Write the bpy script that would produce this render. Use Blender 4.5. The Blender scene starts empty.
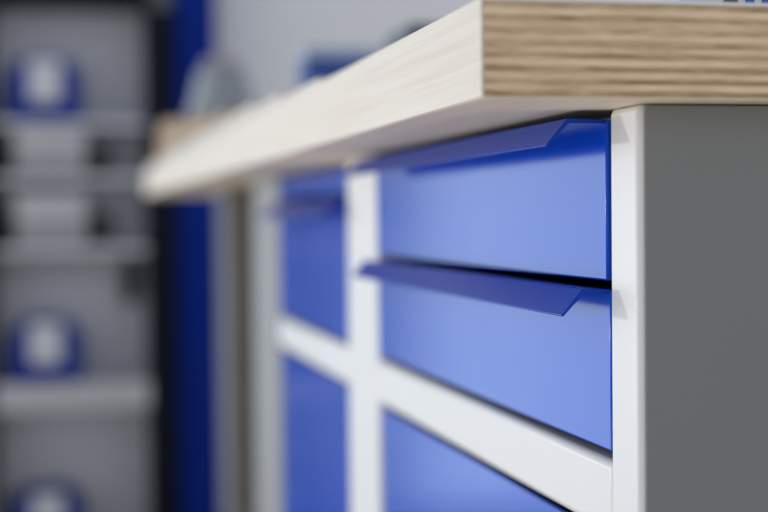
import bpy, bmesh, math, random
from mathutils import Vector, Matrix
random.seed(4)
sc = bpy.context.scene
col = sc.collection

# ------------------------------------------------------------------ helpers
def box(bm, x0, x1, y0, y1, z0, z1, bev=0.0, seg=2):
    vs = [bm.verts.new((x, y, z)) for x in (x0, x1) for y in (y0, y1) for z in (z0, z1)]
    fs = [(0,1,3,2),(4,6,7,5),(0,4,5,1),(2,3,7,6),(0,2,6,4),(1,5,7,3)]
    faces = [bm.faces.new([vs[i] for i in f]) for f in fs]
    if bev > 0:
        es = {e for f in faces for e in f.edges}
        bmesh.ops.bevel(bm, geom=list(es), offset=bev, segments=seg, affect='EDGES', profile=0.5)

def prism(bm, pts, y0, y1):
    """closed x-z outline extruded along y"""
    a = [bm.verts.new((p[0], y0, p[1])) for p in pts]
    b = [bm.verts.new((p[0], y1, p[1])) for p in pts]
    n = len(pts)
    bm.faces.new(a); bm.faces.new(b[::-1])
    for i in range(n):
        bm.faces.new((a[i], b[i], b[(i+1) % n], a[(i+1) % n]))

def lathe(bm, prof, cx, cy, n=32):
    rings = []
    for r, z in prof:
        rings.append([bm.verts.new((cx + r*math.cos(2*math.pi*k/n), cy + r*math.sin(2*math.pi*k/n), z)) for k in range(n)])
    for a, b in zip(rings, rings[1:]):
        for k in range(n):
            bm.faces.new((a[k], a[(k+1) % n], b[(k+1) % n], b[k]))
    bm.faces.new(rings[0][::-1]); bm.faces.new(rings[-1])

def torus(bm, c, R, r, squash=1.0, n=40, m=10, axis='z'):
    g = []
    for i in range(n):
        t = 2*math.pi*i/n
        ring = []
        for j in range(m):
            u = 2*math.pi*j/m
            rr = R + r*math.cos(u)
            p = (rr*math.cos(t), rr*math.sin(t)*squash, r*math.sin(u))
            if axis == 'y': p = (p[0], p[2], p[1])
            ring.append(bm.verts.new((c[0]+p[0], c[1]+p[1], c[2]+p[2])))
        g.append(ring)
    for i in range(n):
        for j in range(m):
            bm.faces.new((g[i][j], g[(i+1) % n][j], g[(i+1) % n][(j+1) % m], g[i][(j+1) % m]))

def obj(name, bm, mat, parent=None, smooth=False):
    bmesh.ops.recalc_face_normals(bm, faces=bm.faces)
    me = bpy.data.meshes.new(name); bm.to_mesh(me); bm.free()
    me.materials.append(mat)
    if smooth:
        if smooth == 'all':
            try: me.set_sharp_from_angle(angle=math.radians(38))
            except Exception: pass
        amax = max(p.area for p in me.polygons)
        for p in me.polygons:      # rounded edges are smooth, the big flat faces stay truly flat
            p.use_smooth = smooth == 'all' or (p.area < 0.12*amax and max(abs(c) for c in p.normal) < 0.9999)
    o = bpy.data.objects.new(name, me); col.objects.link(o)
    if parent is not None:
        o.parent = parent
        p = parent; off = Vector((0, 0, 0))
        while p is not None:
            if p.type == 'EMPTY': off += p.location
            p = p.parent
        # vertices are written in world coordinates: bring them into the parent's frame
        if off.length > 0: me.transform(Matrix.Translation(-off))
    return o

def bobj(name, mat, parent, *boxes, bev=0.0, smooth=False):
    bm = bmesh.new()
    for b in boxes: box(bm, *b, bev=bev)
    return obj(name, bm, mat, parent, smooth or bev > 0)

def tag(o, label=None, cat=None, group=None, kind=None):
    if label: o['label'] = label
    if cat: o['category'] = cat
    if group: o['group'] = group
    if kind: o['kind'] = kind
    return o

def thing(name, label, cat, loc=(0, 0, 0), group=None):
    o = bpy.data.objects.new(name, None); col.objects.link(o)
    o.location = loc; o.empty_display_size = 0.05
    return tag(o, label, cat, group)

# ------------------------------------------------------------------ materials
def mat(name, base, rough=0.5, coat=0.0, noise=0.0, nscale=20.0, bump=0.0, bscale=300.0, metallic=0.0, coat_rough=0.1, rvar=0.0, spec=0.5):
    m = bpy.data.materials.new(name); m.use_nodes = True
    nt = m.node_tree; b = nt.nodes['Principled BSDF']
    b.inputs['Base Color'].default_value = (*base, 1)
    b.inputs['Roughness'].default_value = rough
    b.inputs['Metallic'].default_value = metallic
    b.inputs['Specular IOR Level'].default_value = spec
    b.inputs['Coat Weight'].default_value = coat
    b.inputs['Coat Roughness'].default_value = coat_rough
    tc = nt.nodes.new('ShaderNodeTexCoord')
    if noise > 0 or rvar > 0:
        n = nt.nodes.new('ShaderNodeTexNoise'); n.inputs['Scale'].default_value = nscale
        n.inputs['Detail'].default_value = 6
        nt.links.new(tc.outputs['Object'], n.inputs['Vector'])
        if noise > 0:
            r = nt.nodes.new('ShaderNodeMapRange')
            r.inputs['To Min'].default_value = 1-noise; r.inputs['To Max'].default_value = 1+noise
            nt.links.new(n.outputs['Fac'], r.inputs['Value'])
            mx = nt.nodes.new('ShaderNodeVectorMath'); mx.operation = 'SCALE'
            mx.inputs[0].default_value = base
            nt.links.new(r.outputs['Result'], mx.inputs['Scale'])
            nt.links.new(mx.outputs['Vector'], b.inputs['Base Color'])
        if rvar > 0:
            r = nt.nodes.new('ShaderNodeMapRange')
            r.inputs['To Min'].default_value = rough-rvar; r.inputs['To Max'].default_value = rough+rvar
            nt.links.new(n.outputs['Fac'], r.inputs['Value'])
            nt.links.new(r.outputs['Result'], b.inputs['Roughness'])
    if bump > 0:
        n = nt.nodes.new('ShaderNodeTexNoise'); n.inputs['Scale'].default_value = bscale; n.inputs['Detail'].default_value = 3
        nt.links.new(tc.outputs['Object'], n.inputs['Vector'])
        bp = nt.nodes.new('ShaderNodeBump'); bp.inputs['Strength'].default_value = bump; bp.inputs['Distance'].default_value = 0.0005
        nt.links.new(n.outputs['Fac'], bp.inputs['Height']); nt.links.new(bp.outputs['Normal'], b.inputs['Normal'])
    return m

def ply_material():
    """layered birch edge: plies alternate along z, each with its own long streaks"""
    m = bpy.data.materials.new('plywood_layers'); m.use_nodes = True
    nt = m.node_tree; N = nt.nodes.new; L = nt.links.new
    b = nt.nodes['Principled BSDF']; b.inputs['Roughness'].default_value = 0.6
    tc = N('ShaderNodeTexCoord')
    sep = N('ShaderNodeSeparateXYZ'); L(tc.outputs['Object'], sep.inputs['Vector'])
    # slow wander of the layers
    mp = N('ShaderNodeMapping'); mp.inputs['Scale'].default_value = (9, 9, 40); L(tc.outputs['Object'], mp.inputs['Vector'])
    wn = N('ShaderNodeTexNoise'); wn.inputs['Scale'].default_value = 1.0; wn.inputs['Detail'].default_value = 2; L(mp.outputs['Vector'], wn.inputs['Vector'])
    w1 = N('ShaderNodeMath'); w1.operation = 'MULTIPLY_ADD'; w1.inputs[1].default_value = 0.0012; L(wn.outputs['Fac'], w1.inputs[0]); L(sep.outputs['Z'], w1.inputs[2])
    # ply wave, period 4.9 mm
    a = N('ShaderNodeMath'); a.operation = 'MULTIPLY'; a.inputs[1].default_value = 2*math.pi/0.0049; L(w1.outputs[0], a.inputs[0])
    s = N('ShaderNodeMath'); s.operation = 'SINE'; L(a.outputs[0], s.inputs[0])
    # streaks
    def streak(sx, sz, det):
        q = N('ShaderNodeMapping'); q.inputs['Scale'].default_value = (sx, sx, sz); L(tc.outputs['Object'], q.inputs['Vector'])
        n = N('ShaderNodeTexNoise'); n.inputs['Scale'].default_value = 1.0; n.inputs['Detail'].default_value = det; n.inputs['Roughness'].default_value = 0.65
        L(q.outputs['Vector'], n.inputs['Vector']); return n
    s1 = streak(17, 260, 5); s2 = streak(110, 1300, 5); s3 = streak(45, 120, 3)
    def madd(x, k, y=None, c=0.0):
        n = N('ShaderNodeMath'); n.operation = 'MULTIPLY_ADD'; n.inputs[1].default_value = k
        L(x, n.inputs[0])
        if y is not None: L(y, n.inputs[2])
        else: n.inputs[2].default_value = c
        return n.outputs[0]
    bk = streak(22, 60, 2)
    amp = N('ShaderNodeMapRange'); amp.inputs['From Min'].default_value = 0.36; amp.inputs['From Max'].default_value = 0.60
    amp.inputs['To Min'].default_value = 0.05; amp.inputs['To Max'].default_value = 0.22; L(bk.outputs['Fac'], amp.inputs['Value'])
    zn = streak(0.8, 330, 2)
    sm = N('ShaderNodeMath'); sm.operation = 'MULTIPLY'; L(s.outputs[0], sm.inputs[0]); L(amp.outputs['Result'], sm.inputs[1])
    v = madd(sm.outputs[0], 1.0, c=0.5 - 0.5*1.5)
    v = madd(zn.outputs['Fac'], 0.40, v)
    v = madd(s1.outputs['Fac'], 0.45, v); v = madd(s2.outputs['Fac'], 0.35, v); v = madd(s3.outputs['Fac'], 0.30, v)
    cr = N('ShaderNodeValToRGB'); e = cr.color_ramp.elements
    e[0].position = 0.18; e[0].color = (0.22, 0.12, 0.055, 1)
    e[1].position = 0.80; e[1].color = (0.94, 0.74, 0.51, 1)
    x = e.new(0.38); x.color = (0.53, 0.36, 0.21, 1)
    x = e.new(0.56); x.color = (0.76, 0.56, 0.355, 1)
    L(v, cr.inputs['Fac'])
    L(cr.outputs['Color'], b.inputs['Base Color'])
    bp = N('ShaderNodeBump'); bp.inputs['Strength'].default_value = 0.5; bp.inputs['Distance'].default_value = 0.0004
    L(v, bp.inputs['Height']); L(bp.outputs['Normal'], b.inputs['Normal'])
    return m

def wood_material(name, c0, c1, sx=6, sy=0.8, sz=60, rough=0.55, knots=False):
    m = bpy.data.materials.new(name); m.use_nodes = True
    nt = m.node_tree; N = nt.nodes.new; L = nt.links.new
    b = nt.nodes['Principled BSDF']; b.inputs['Roughness'].default_value = rough
    tc = N('ShaderNodeTexCoord')
    q = N('ShaderNodeMapping'); q.inputs['Scale'].default_value = (sx, sy, sz); L(tc.outputs['Object'], q.inputs['Vector'])
    n = N('ShaderNodeTexNoise'); n.inputs['Scale'].default_value = 4.0; n.inputs['Detail'].default_value = 6; n.inputs['Distortion'].default_value = 0.6
    L(q.outputs['Vector'], n.inputs['Vector'])
    cr = N('ShaderNodeValToRGB'); e = cr.color_ramp.elements
    e[0].position = 0.3; e[0].color = (*c0, 1); e[1].position = 0.62; e[1].color = (*c1, 1)
    L(n.outputs['Fac'], cr.inputs['Fac'])
    out = cr.outputs['Color']
    if knots:
        vo = N('ShaderNodeTexVoronoi'); vo.inputs['Scale'].default_value = 1.0
        k = N('ShaderNodeMapping'); k.inputs['Scale'].default_value = (5, 3.1, 26); k.inputs['Location'].default_value = (0.3, 0.28, 0.36); L(tc.outputs['Object'], k.inputs['Vector']); L(k.outputs['Vector'], vo.inputs['Vector'])
        r = N('ShaderNodeMapRange'); r.inputs['From Min'].default_value = 0.03; r.inputs['From Max'].default_value = 0.12
        r.inputs['To Min'].default_value = 0.55; r.inputs['To Max'].default_value = 0.0; L(vo.outputs['Distance'], r.inputs['Value'])
        mx = N('ShaderNodeMix'); mx.data_type = 'RGBA'; L(r.outputs['Result'], mx.inputs['Factor']); L(out, mx.inputs['A']); mx.inputs['B'].default_value = (0.42, 0.27, 0.12, 1)
        out = mx.outputs['Result']
    L(out, b.inputs['Base Color'])
    return m

M = {}
M['ply'] = ply_material()
M['edge'] = wood_material('overexposed_birch_edge', (0.72, 0.635, 0.545), (0.80, 0.735, 0.665), 6, 1.2, 90, knots=True)  # birch grain and knots, paled by overexposure put into the colour
M['veneer'] = wood_material('birch_veneer', (0.82, 0.69, 0.50), (0.90, 0.78, 0.60), 26, 1.6, 26)
M['laminate'] = mat('pale_laminate', (0.80, 0.79, 0.80), 0.35, noise=0.04)
M['white'] = mat('white_powder_coat', (0.80, 0.80, 0.82), 0.38, bump=0.25, bscale=900, noise=0.015, nscale=14)
M['grey'] = mat('grey_powder_coat', (0.215, 0.220, 0.220), 0.5, bump=0.5, bscale=1400, noise=0.05, nscale=7)
M['blue'] = mat('gloss_blue_enamel', (0.002, 0.075, 0.62), 0.15, coat=0.0, bump=0.06, bscale=900, rvar=0.03, nscale=12, spec=0.3)
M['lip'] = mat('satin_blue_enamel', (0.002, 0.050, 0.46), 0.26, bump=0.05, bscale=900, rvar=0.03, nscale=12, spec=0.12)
M['palegrey'] = mat('pale_grey_post', (0.28, 0.28, 0.30), 0.45, noise=0.03)
M['carcass'] = mat('dark_carcass', (0.012, 0.012, 0.014), 0.6)
M['black'] = mat('black_rubber', (0.004, 0.004, 0.006), 0.6, noise=0.2, spec=0.1)
M['navy'] = mat('dark_navy_paint', (0.003, 0.004, 0.014), 0.5, noise=0.1, spec=0.12)
M['column'] = mat('blue_column_paint', (0.001, 0.021, 0.24), 0.5, noise=0.08, nscale=6, spec=0.08)
M['rackgrey'] = mat('light_grey_rack_paint', (0.58, 0.60, 0.68), 0.6, noise=0.05)
M['case'] = mat('grey_plastic_case', (0.30, 0.31, 0.35), 0.5, noise=0.06)
M['caselid'] = mat('pale_grey_plastic', (0.47, 0.48, 0.53), 0.5, noise=0.05)
M['latch'] = mat('dark_latch_plastic', (0.02, 0.02, 0.027), 0.6, spec=0.2)
M['bin'] = mat('blue_bin_plastic', (0.001, 0.024, 0.24), 0.5, noise=0.08, spec=0.08)
M['binlabel'] = mat('pale_label', (0.58, 0.60, 0.68), 0.55, noise=0.05)
M['wall'] = mat('pale_grey_wall', (0.82, 0.84, 0.88), 0.85, noise=0.03, nscale=3, bump=0.2, bscale=80)
M['floor'] = mat('smooth_grey_floor', (0.74, 0.67, 0.58), 0.28, noise=0.08, nscale=4, bump=0.2, bscale=40)
M['pine'] = wood_material('tan_timber', (0.28, 0.175, 0.095), (0.42, 0.29, 0.17), 20, 2, 20)
M['strip'] = wood_material('pale_timber', (0.60, 0.55, 0.50), (0.70, 0.66, 0.62), 20, 2, 20)
M['olive'] = mat('grey_brown_board', (0.20, 0.185, 0.165), 0.6, noise=0.12, nscale=14)
M['bluegrey'] = mat('blue_grey_paint', (0.10, 0.12, 0.18), 0.5, noise=0.05)
M['teal'] = mat('grey_teal_plastic', (0.33, 0.37, 0.42), 0.45, noise=0.1)
M['lilac'] = mat('pale_lilac_plastic', (0.42, 0.40, 0.46), 0.5, noise=0.06)
M['boxblue'] = mat('blue_carton', (0.02, 0.08, 0.36), 0.45, noise=0.08)
M['boxlid'] = mat('pale_blue_carton', (0.42, 0.50, 0.68), 0.5, noise=0.05)
M['card'] = mat('white_card', (0.74, 0.76, 0.80), 0.6, noise=0.03)
M['ink'] = mat('blue_ink', (0.02, 0.13, 0.45), 0.5, noise=0.2, nscale=60)
M['brownink'] = mat('brown_ink', (0.14, 0.07, 0.05), 0.5)

# ------------------------------------------------------------------ setting
tag(bobj('floor', M['floor'], None, (-3.6, 3.0, -1.6, 4.06, -0.10, 0.0)), kind='structure')
tag(bobj('wall', M['wall'], None, (-1.05, 3.0, 4.06, 4.16, 0.0, 2.8)), kind='structure')

# ------------------------------------------------------------------ workbench
XF = 0.2333                       # front plane of the cabinet frame
WX0, WX1, WY0, WY1, WZ0, WZ1 = 0.160, 0.800, 0.5602, 2.913, 0.8590, 0.8965
YB = 1.645                        # far edge of the second bay's end post
bench = thing('workbench', 'workbench with thick layered plywood top over a white frame of glossy blue drawers', 'workbench', (0.48, 1.6, 0))

top = bobj('worktop', M['ply'], bench, (WX0+0.0012, WX1, WY0, WY1, WZ0+0.0006, WZ1), bev=0.0006)
bobj('overexposed_edge', M['edge'], top, (WX0, WX0+0.0012, WY0+0.0003, WY1, WZ0+0.0002, WZ1+0.0014), bev=0.0004)  # front edge of the plywood itself; strong side light put into its pale colour
bobj('bottom_veneer', M['veneer'], top, (WX0+0.0014, WX1, WY0+0.0008, WY1, WZ0, WZ0+0.0006))
bobj('laminate_sheet', M['laminate'], top, (WX0+0.0012, WX1, WY0+0.0002, WY1, WZ1, WZ1+0.0015), bev=0.0003)

P1, P1b = 0.5835, 0.6165
P2, P2b = 1.108, 1.225
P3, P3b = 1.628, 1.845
D = 0.030
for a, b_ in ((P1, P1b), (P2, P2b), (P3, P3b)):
    bobj('post', M['palegrey'] if a == P3 else M['white'], bench, (XF, XF+D, a, b_, 0.06, 0.8588), bev=0.0028 if a != P1 else 0.0028)  # the far post is a darker grey than the white ones
# cross rails butt against the posts
for a, b_ in ((P1b, P2), (P2b, P3)):
    bobj('rail', M['white'], bench, (XF+0.0004, XF+D, a-0.002, b_+0.002, 0.6725, 0.7052), bev=0.0035)
    bobj('rail', M['white'], bench, (XF+0.0004, XF+D, a-0.002, b_+0.002, 0.10, 0.132), bev=0.0035)
    bobj('top_rail', M['carcass'], bench, (XF+0.020, XF+D+0.02, a-0.001, b_+0.001, 0.846, 0.8588))
sp = bobj('side_panel', M['grey'], bench, (XF+0.0026, 0.780, 0.5818, 0.5834, 0.06, 0.8584), bev=0.0006)
bobj('side_panel', M['grey'], bench, (XF+0.0030, 0.780, P3b-0.0002, P3b+0.0014, 0.06, 0.8572), bev=0.0006)
bobj('back_panel', M['carcass'], bench, (0.765, 0.779, P1+0.002, P3b-0.002, 0.06, 0.857))
bobj('divider', M['carcass'], bench, (XF+D, 0.765, P2+0.01, P2b-0.01, 0.06, 0.857))
bobj('base_panel', M['carcass'], bench, (XF+D, 0.765, P1+0.003, P3b-0.003, 0.06, 0.08))
bobj('plinth', M['black'], bench, (XF+0.05, 0.75, P1+0.03, P3b-0.03, 0.0, 0.06))

def drawer(y0, y1, z0, z1, lip=None, setback=0.0012, body=True):
    """front panel; lip = (out1, dz1, out2, dz2): flange folded outward, then a flap folded downward, over the full width"""
    x = XF + setback
    bm = bmesh.new()
    box(bm, x, x+0.0035, y0, y1, z0, z1, bev=0.0009)
    o = obj('drawer', bm, M['blue'], bench, True)
    if body:
        bobj('drawer_box', M['carcass'], o, (x+0.0036, 0.74, y0+0.012, y1-0.012, z0+0.006, z1-0.012))
    if lip is not None:
        a, da, b_, db = lip; t = 0.0014
        pts = [(x+0.0008, z1+0.0004), (x-a, z1+da), (x-b_, z1-db), (x-b_+0.0009, z1-db-0.0007), (x-a+0.0006, z1+da-t*1.2), (x+0.0008, z1-t)]
        bm = bmesh.new(); prism(bm, pts, y0+0.0004, y1-0.010)
        bmesh.ops.bevel(bm, geom=[e for e in bm.edges], offset=0.0004, segments=2, affect='EDGES', profile=0.5)
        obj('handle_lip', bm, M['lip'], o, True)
    return o

drawer(P1b+0.0048, P2-0.002, 0.7842, 0.8545, (0.0175, 0.0008, 0.0275, 0.0110), setback=0.0004)
drawer(P1b+0.0012, P2-0.002, 0.7096, 0.7802, (0.0125, 0.0010, 0.0225, 0.0105), setback=0.0008)
drawer(P1b+0.002, P2-0.002, 0.136, 0.6690, setback=0.003)
drawer(P2b+0.002, P3-0.002, 0.8335, 0.8545)
drawer(P2b+0.002, P3-0.002, 0.7096, 0.8290, (0.0040, 0.0003, 0.0250, 0.0150))
drawer(P2b+0.002, P3-0.002, 0.136, 0.6690, setback=0.003)

# ------------------------------------------------------------------ pedestal under the far end of the worktop
ped = thing('pedestal_cabinet', 'grey-brown board pedestal with a blue-grey front under the far end of the worktop', 'cabinet', (0.5, 2.4, 0))
bobj('side_board', M['olive'], ped, (0.2365, 0.78, 2.16, 2.18, 0.0, 0.857), bev=0.001)
bobj('front_board', M['bluegrey'], ped, (0.236, 0.254, 2.1805, 2.25, 0.0, 0.857), bev=0.001)
bobj('side_board', M['olive'], ped, (0.256, 0.78, 2.22, 2.24, 0.0, 0.856), bev=0.001)

# ------------------------------------------------------------------ things on the worktop
ZT = WZ1 + 0.0016
names = ['lowest', 'second', 'third', 'fourth', 'fifth', 'sixth', 'seventh', 'eighth', 'topmost']
zs = [0, .0042, .0092, .0152, .0232, .0322, .0422, .0522, .0622, .0722]
for k, y0 in enumerate((0.94, 1.12, 1.30, 1.49, 1.68, 1.86, 2.04, 2.22, 2.38)):
    z0 = ZT + 0.0002 + zs[k]
    tan = k >= 3
    y1 = 2.62 - 0.012*k if tan else 2.905 - 0.02*k
    bm = bmesh.new(); box(bm, 0.1615+0.0012*(k % 3), 0.236-0.002*k, y0, y1, z0, z0+zs[k+1]-zs[k]-0.0003, bev=0.0008)
    lab = '%s %s board strip from the bottom of the stack on the worktop' % (names[k], 'tan' if tan else 'pale')
    if k == 0: lab = 'lowest and longest pale board strip in the stack on the worktop'
    if k == 8: lab = 'topmost and shortest tan board strip in the stack on the worktop'
    tag(obj('timber_strip', bm, M['pine'] if tan else M['strip'], None, True), lab, 'timber strip', 'timber strips stacked on the worktop')

# coil of grey-teal hose, standing on its rim
cx, cy = 0.30, 2.82
hose = thing('hose_coil', 'tall coil of grey-teal hose standing behind the stack of timber strips', 'hose', (cx, cy, ZT))
bm = bmesh.new()
for k in range(9):
    torus(bm, (cx+0.002*random.uniform(-1, 1), cy, ZT+0.012+k*0.021), 0.064-0.0004*k*k, 0.0115)
obj('hose', bm, M['teal'], hose, 'all')
bm = bmesh.new(); lathe(bm, [(0.022, ZT+0.0005), (0.024, ZT+0.02), (0.024, ZT+0.190), (0.040, ZT+0.200), (0.030, ZT+0.212)], cx, cy)
obj('reel_core', bm, M['lilac'], hose, 'all')

# blue carton with pale lid
bx = thing('blue_carton', 'blue box with a pale lid standing on the worktop near its middle', 'box', (0.31, 1.70, ZT))
bobj('box_body', M['boxblue'], bx, (0.2770, 0.400, 1.69, 1.76, ZT+0.0002, ZT+0.096), bev=0.002)
bobj('lid', M['boxlid'], bx, (0.275, 0.4025, 1.6875, 1.7625, ZT+0.0965, ZT+0.110), bev=0.003)

# small dark-blue case nearer
sb = thing('blue_case', 'small slate-blue case on the worktop right of the blue box', 'case', (0.35, 1.33, ZT))
bobj('case_body', M['bluegrey'], sb, (0.300, 0.410, 1.28, 1.38, ZT+0.0002, ZT+0.068), bev=0.004)
bobj('case_lid', M['bluegrey'], sb, (0.300, 0.410, 1.28, 1.38, ZT+0.0685, ZT+0.085), bev=0.004)
bobj('clasp', M['latch'], sb, (0.34, 0.37, 1.2765, 1.2795, ZT+0.055, ZT+0.080), bev=0.001)

# printed white box at the near end
pb = thing('printed_box', 'white box printed in blue lying at the near end of the worktop', 'box', (0.33, 0.62, ZT))
by = 0.588
body = bobj('carton', M['card'], pb, (0.254, 0.430, by, 0.70, ZT+0.0002, ZT+0.030), bev=0.001)
pr = []
for (a, b_, z0, z1) in ((0.2905, 0.2945, .0026, .010), (0.2980, 0.3020, .0016, .012), (0.3028, 0.3040, .0016, .012), (0.3053, 0.3063, .0016, .012), (0.3078, 0.3200, .0012, .013), (0.324, 0.345, .0012, .013), (0.350, 0.352, .0012, .020)):
    pr.append((a-0.007, b_-0.007, by-0.0004, by+0.0006, ZT+z0*0.6+0.0003, ZT+z1))
bobj('blue_print', M['ink'], body, *pr)
bobj('brown_print', M['brownink'], body, (0.2737, 0.2800, by-0.0004, by+0.0006, ZT+0.0021, ZT+0.009))

# ------------------------------------------------------------------ background rack
YR = 3.9
rack = thing('storage_rack', 'tall light grey perforated rack with shelves at the back left', 'rack', (-0.1, 4.0, 0))
# perforated back panel: rows of short slots between the shelves
bm = bmesh.new(); box(bm, -0.165, 0.218, YR+0.10, YR+0.104, 0.0, 1.357)
obj('back_panel', bm, M['rackgrey'], rack)
bobj('top_beam', M['black'], rack, (-0.175, 0.232, YR-0.04, YR+0.12, 1.358, 1.50), bev=0.003)
bobj('upright', M['navy'], rack, (0.2185, 0.290, YR-0.05, YR+0.12, 0.0, 1.349), bev=0.003)
bobj('upright', M['navy'], rack, (-0.176, -0.1655, YR-0.05, YR+0.12, 0.0, 1.349), bev=0.003)
for z in (0.365, 0.745, 0.925, 1.062):
    bobj('shelf', M['rackgrey'], rack, (-0.165, 0.217, YR-0.045, YR+0.099, z-0.016, z), bev=0.002)
bobj('shelf_lip', M['caselid'], rack, (-0.165, 0.217, YR-0.052, YR-0.0455, 0.335, 0.402), bev=0.001)
bobj('hanging_rail', M['caselid'], rack, (-0.16, 0.20, YR+0.0965, YR+0.0995, 0.66, 0.70))

def bin_(cx, z0, h=0.150, label='', r=None):
    w = 0.088
    t = thing('storage_bin', label, 'bin', (cx, YR, z0), 'blue bins on the back rack')
    bm = bmesh.new()
    pts = [(-w+0.012, 0), (w-0.012, 0), (w, 0.012)]
    for k in range(0, 13):
        a = math.pi*k/12
        pts.append((w*math.copysign(abs(math.cos(a))**0.55, math.cos(a)), h*0.52 + h*0.48*math.sin(a)**0.8 if 0 < k < 12 else h*0.52))
    pts.append((-w, 0.012))
    prism(bm, [(cx+p[0], z0+0.0005+p[1]) for p in pts], YR-0.035, YR+0.085)
    obj('bin_body', bm, M['bin'], t, 'all')
    bobj('label_plate', M['binlabel'], t, (cx-0.040, cx+0.040, YR-0.040, YR-0.0355, z0+0.048, z0+h-0.008), bev=0.002)
    return t
bin_(-0.033, 1.0625, 0.160, label='blue bin with a pale label on the top shelf of the rack')
bin_(-0.040, 0.403, 0.158, label='blue bin with a pale label on the middle of the rack, below the grey cases')
bin_(-0.040, 0.001, 0.128, label='blue bin with a pale label at the bottom of the rack')
bobj('shelf', M['rackgrey'], rack, (-0.165, 0.217, YR-0.045, YR+0.090, 0.390, 0.4025), bev=0.002)

def case_(z0, z1, label):
    t = thing('tool_case', label, 'tool case', (-0.02, YR, z0), 'grey cases on the back rack')
    x0, x1 = -0.108, 0.066
    zm = z0 + (z1-z0)*0.45
    bobj('case_base', M['case'], t, (x0, x1, YR-0.04, YR+0.08, z0+0.0005, zm), bev=0.006)
    bobj('case_lid', M['caselid'], t, (x0, x1, YR-0.04, YR+0.08, zm+0.001, z1), bev=0.006)
    for (a, b_) in ((x0-0.045, x0-0.001), (x1+0.001, x1+0.060)):
        bobj('latch', M['latch'], t, (a, b_, YR-0.02, YR+0.03, z0+0.012, z0+(z1-z0)*0.62), bev=0.004)
case_(0.9255, 1.040, 'grey case with dark latches on the rack just below the top blue bin')
case_(0.7455, 0.880, 'grey case with dark latches on the rack, the lower of two grey cases')

cab = thing('unseen_cabinet', 'added tall grey cabinet with a dark niche, out of view, for the drawer reflections', 'cabinet', (-0.30, 3.95, 0))  # added out of view to tone the reflections in the drawer fronts
bobj('lower_body', M['case'], cab, (-0.392, -0.180, 3.84, 4.04, 0.0, 0.795), bev=0.004)
bobj('upper_body', M['case'], cab, (-0.392, -0.180, 3.84, 4.04, 0.885, 1.9), bev=0.004)
bobj('niche', M['navy'], cab, (-0.390, -0.182, 3.86, 4.03, 0.7955, 0.8845))  # puts a dark band into the second bay's reflection
bobj('dark_reflection_post', M['navy'], cab, (-0.450, -0.3925, 3.84, 4.04, 0.0, 1.9), bev=0.003)  # added to darken the far end of the near drawers' reflection
bobj('handle', M['latch'], cab, (-0.20, -0.192, 3.825, 3.8395, 0.55, 0.70), bev=0.002)

tool = thing('hanging_tool', 'small dark tool hanging at the right side of the rack', 'tool', (0.172, YR+0.05, 0.60))
bm = bmesh.new(); lathe(bm, [(0.010, 0.595), (0.017, 0.60), (0.019, 0.66), (0.014, 0.70), (0.008, 0.715), (0.007, 0.742)], 0.172, YR+0.05, 20)
obj('grip', bm, M['latch'], tool, 'all')
bobj('head', M['black'], tool, (0.150, 0.194, YR+0.035, YR+0.065, 0.640, 0.662), bev=0.003)

colm = thing('blue_column', 'tall glossy blue column beside the rack at the back', 'column', (0.32, 3.95, 0))
bobj('column_body', M['column'], colm, (0.2935, 0.400, 3.88, 4.02, 0.012, 2.3), bev=0.004)
bobj('base_plate', M['navy'], colm, (0.2915, 0.42, 3.85, 4.04, 0.0, 0.012), bev=0.002)

# ------------------------------------------------------------------ light
def area(name, loc, target, sx, sy, energy, color=(1, 1, 1)):
    l = bpy.data.lights.new(name, 'AREA'); l.shape = 'RECTANGLE'; l.size = sx; l.size_y = sy; l.energy = energy; l.color = color
    o = bpy.data.objects.new(name, l); col.objects.link(o)
    o.location = loc
    o.rotation_euler = (Vector(target)-Vector(loc)).to_track_quat('-Z', 'Y').to_euler()
    return o
area('key_light_left', (-0.75, 0.78, 0.06), (0.200, 0.76, 0.85), 0.9, 0.7, 5.8, (1.0, 0.97, 0.93))
area('lamp_left', (-2.15, 3.20, 0.80), (0.233, 0.62, 0.80), 0.13, 0.13, 22, (1.0, 0.97, 0.94))
area('window_light', (-1.55, 3.95, 1.15), (-1.55, 0.0, 1.15), 2.2, 2.25, 21, (0.66, 0.87, 1.0))

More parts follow.
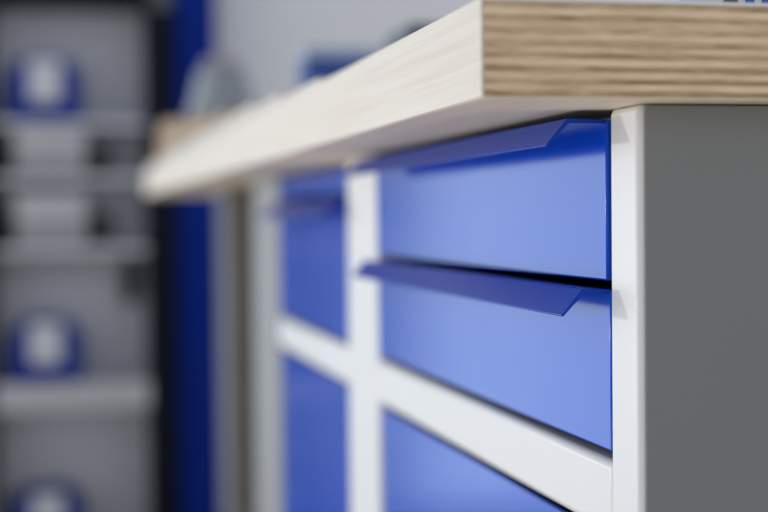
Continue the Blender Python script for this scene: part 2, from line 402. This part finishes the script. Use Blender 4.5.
w = bpy.data.worlds.new('World'); sc.world = w; w.use_nodes = True
nt = w.node_tree; bg = nt.nodes['Background']
tc = nt.nodes.new('ShaderNodeTexCoord'); sx = nt.nodes.new('ShaderNodeSeparateXYZ'); nt.links.new(tc.outputs['Generated'], sx.inputs[0])
cr_ = nt.nodes.new('ShaderNodeValToRGB'); mr = nt.nodes.new('ShaderNodeMapRange'); mr.inputs['From Min'].default_value = -1; mr.inputs['From Max'].default_value = 1
nt.links.new(sx.outputs['Z'], mr.inputs['Value']); nt.links.new(mr.outputs['Result'], cr_.inputs['Fac'])
e = cr_.color_ramp.elements
e[0].position = 0.0; e[0].color = (0.75, 0.74, 0.72, 1)
e[1].position = 1.0; e[1].color = (0.22, 0.24, 0.28, 1)
x_ = e.new(0.55); x_.color = (0.90, 0.93, 0.97, 1)
nt.links.new(cr_.outputs['Color'], bg.inputs['Color']); bg.inputs['Strength'].default_value = 0.88

# ------------------------------------------------------------------ camera
H = 0.813
yaw, pitch, roll = math.radians(12.1728), math.radians(1.4827), math.radians(0.5)

fw = Vector((math.sin(yaw)*math.cos(pitch), math.cos(yaw)*math.cos(pitch), -math.sin(pitch)))
rt = fw.cross(Vector((0, 0, 1))).normalized(); up = rt.cross(fw)
r2 = rt*math.cos(roll) - up*math.sin(roll); u2 = rt*math.sin(roll) + up*math.cos(roll)
cam = bpy.data.cameras.new('camera'); co = bpy.data.objects.new('camera', cam); col.objects.link(co)
m3 = Matrix((r2, u2, -fw)).transposed().to_4x4(); m3.translation = Vector((0, 0, H)); co.matrix_world = m3
cam.sensor_width = 36; cam.lens = 1500/768*36
cam.clip_start = 0.01; cam.clip_end = 100
cam.dof.use_dof = True; cam.dof.focus_distance = 0.668; cam.dof.aperture_fstop = 4.3; cam.dof.aperture_blades = 0
sc.camera = co
sc.view_settings.view_transform = 'Standard'; sc.view_settings.look = 'None'
sc.view_settings.exposure = 0; sc.view_settings.gamma = 1
sc.cycles.max_bounces = 8
sc.cycles.use_denoising = True
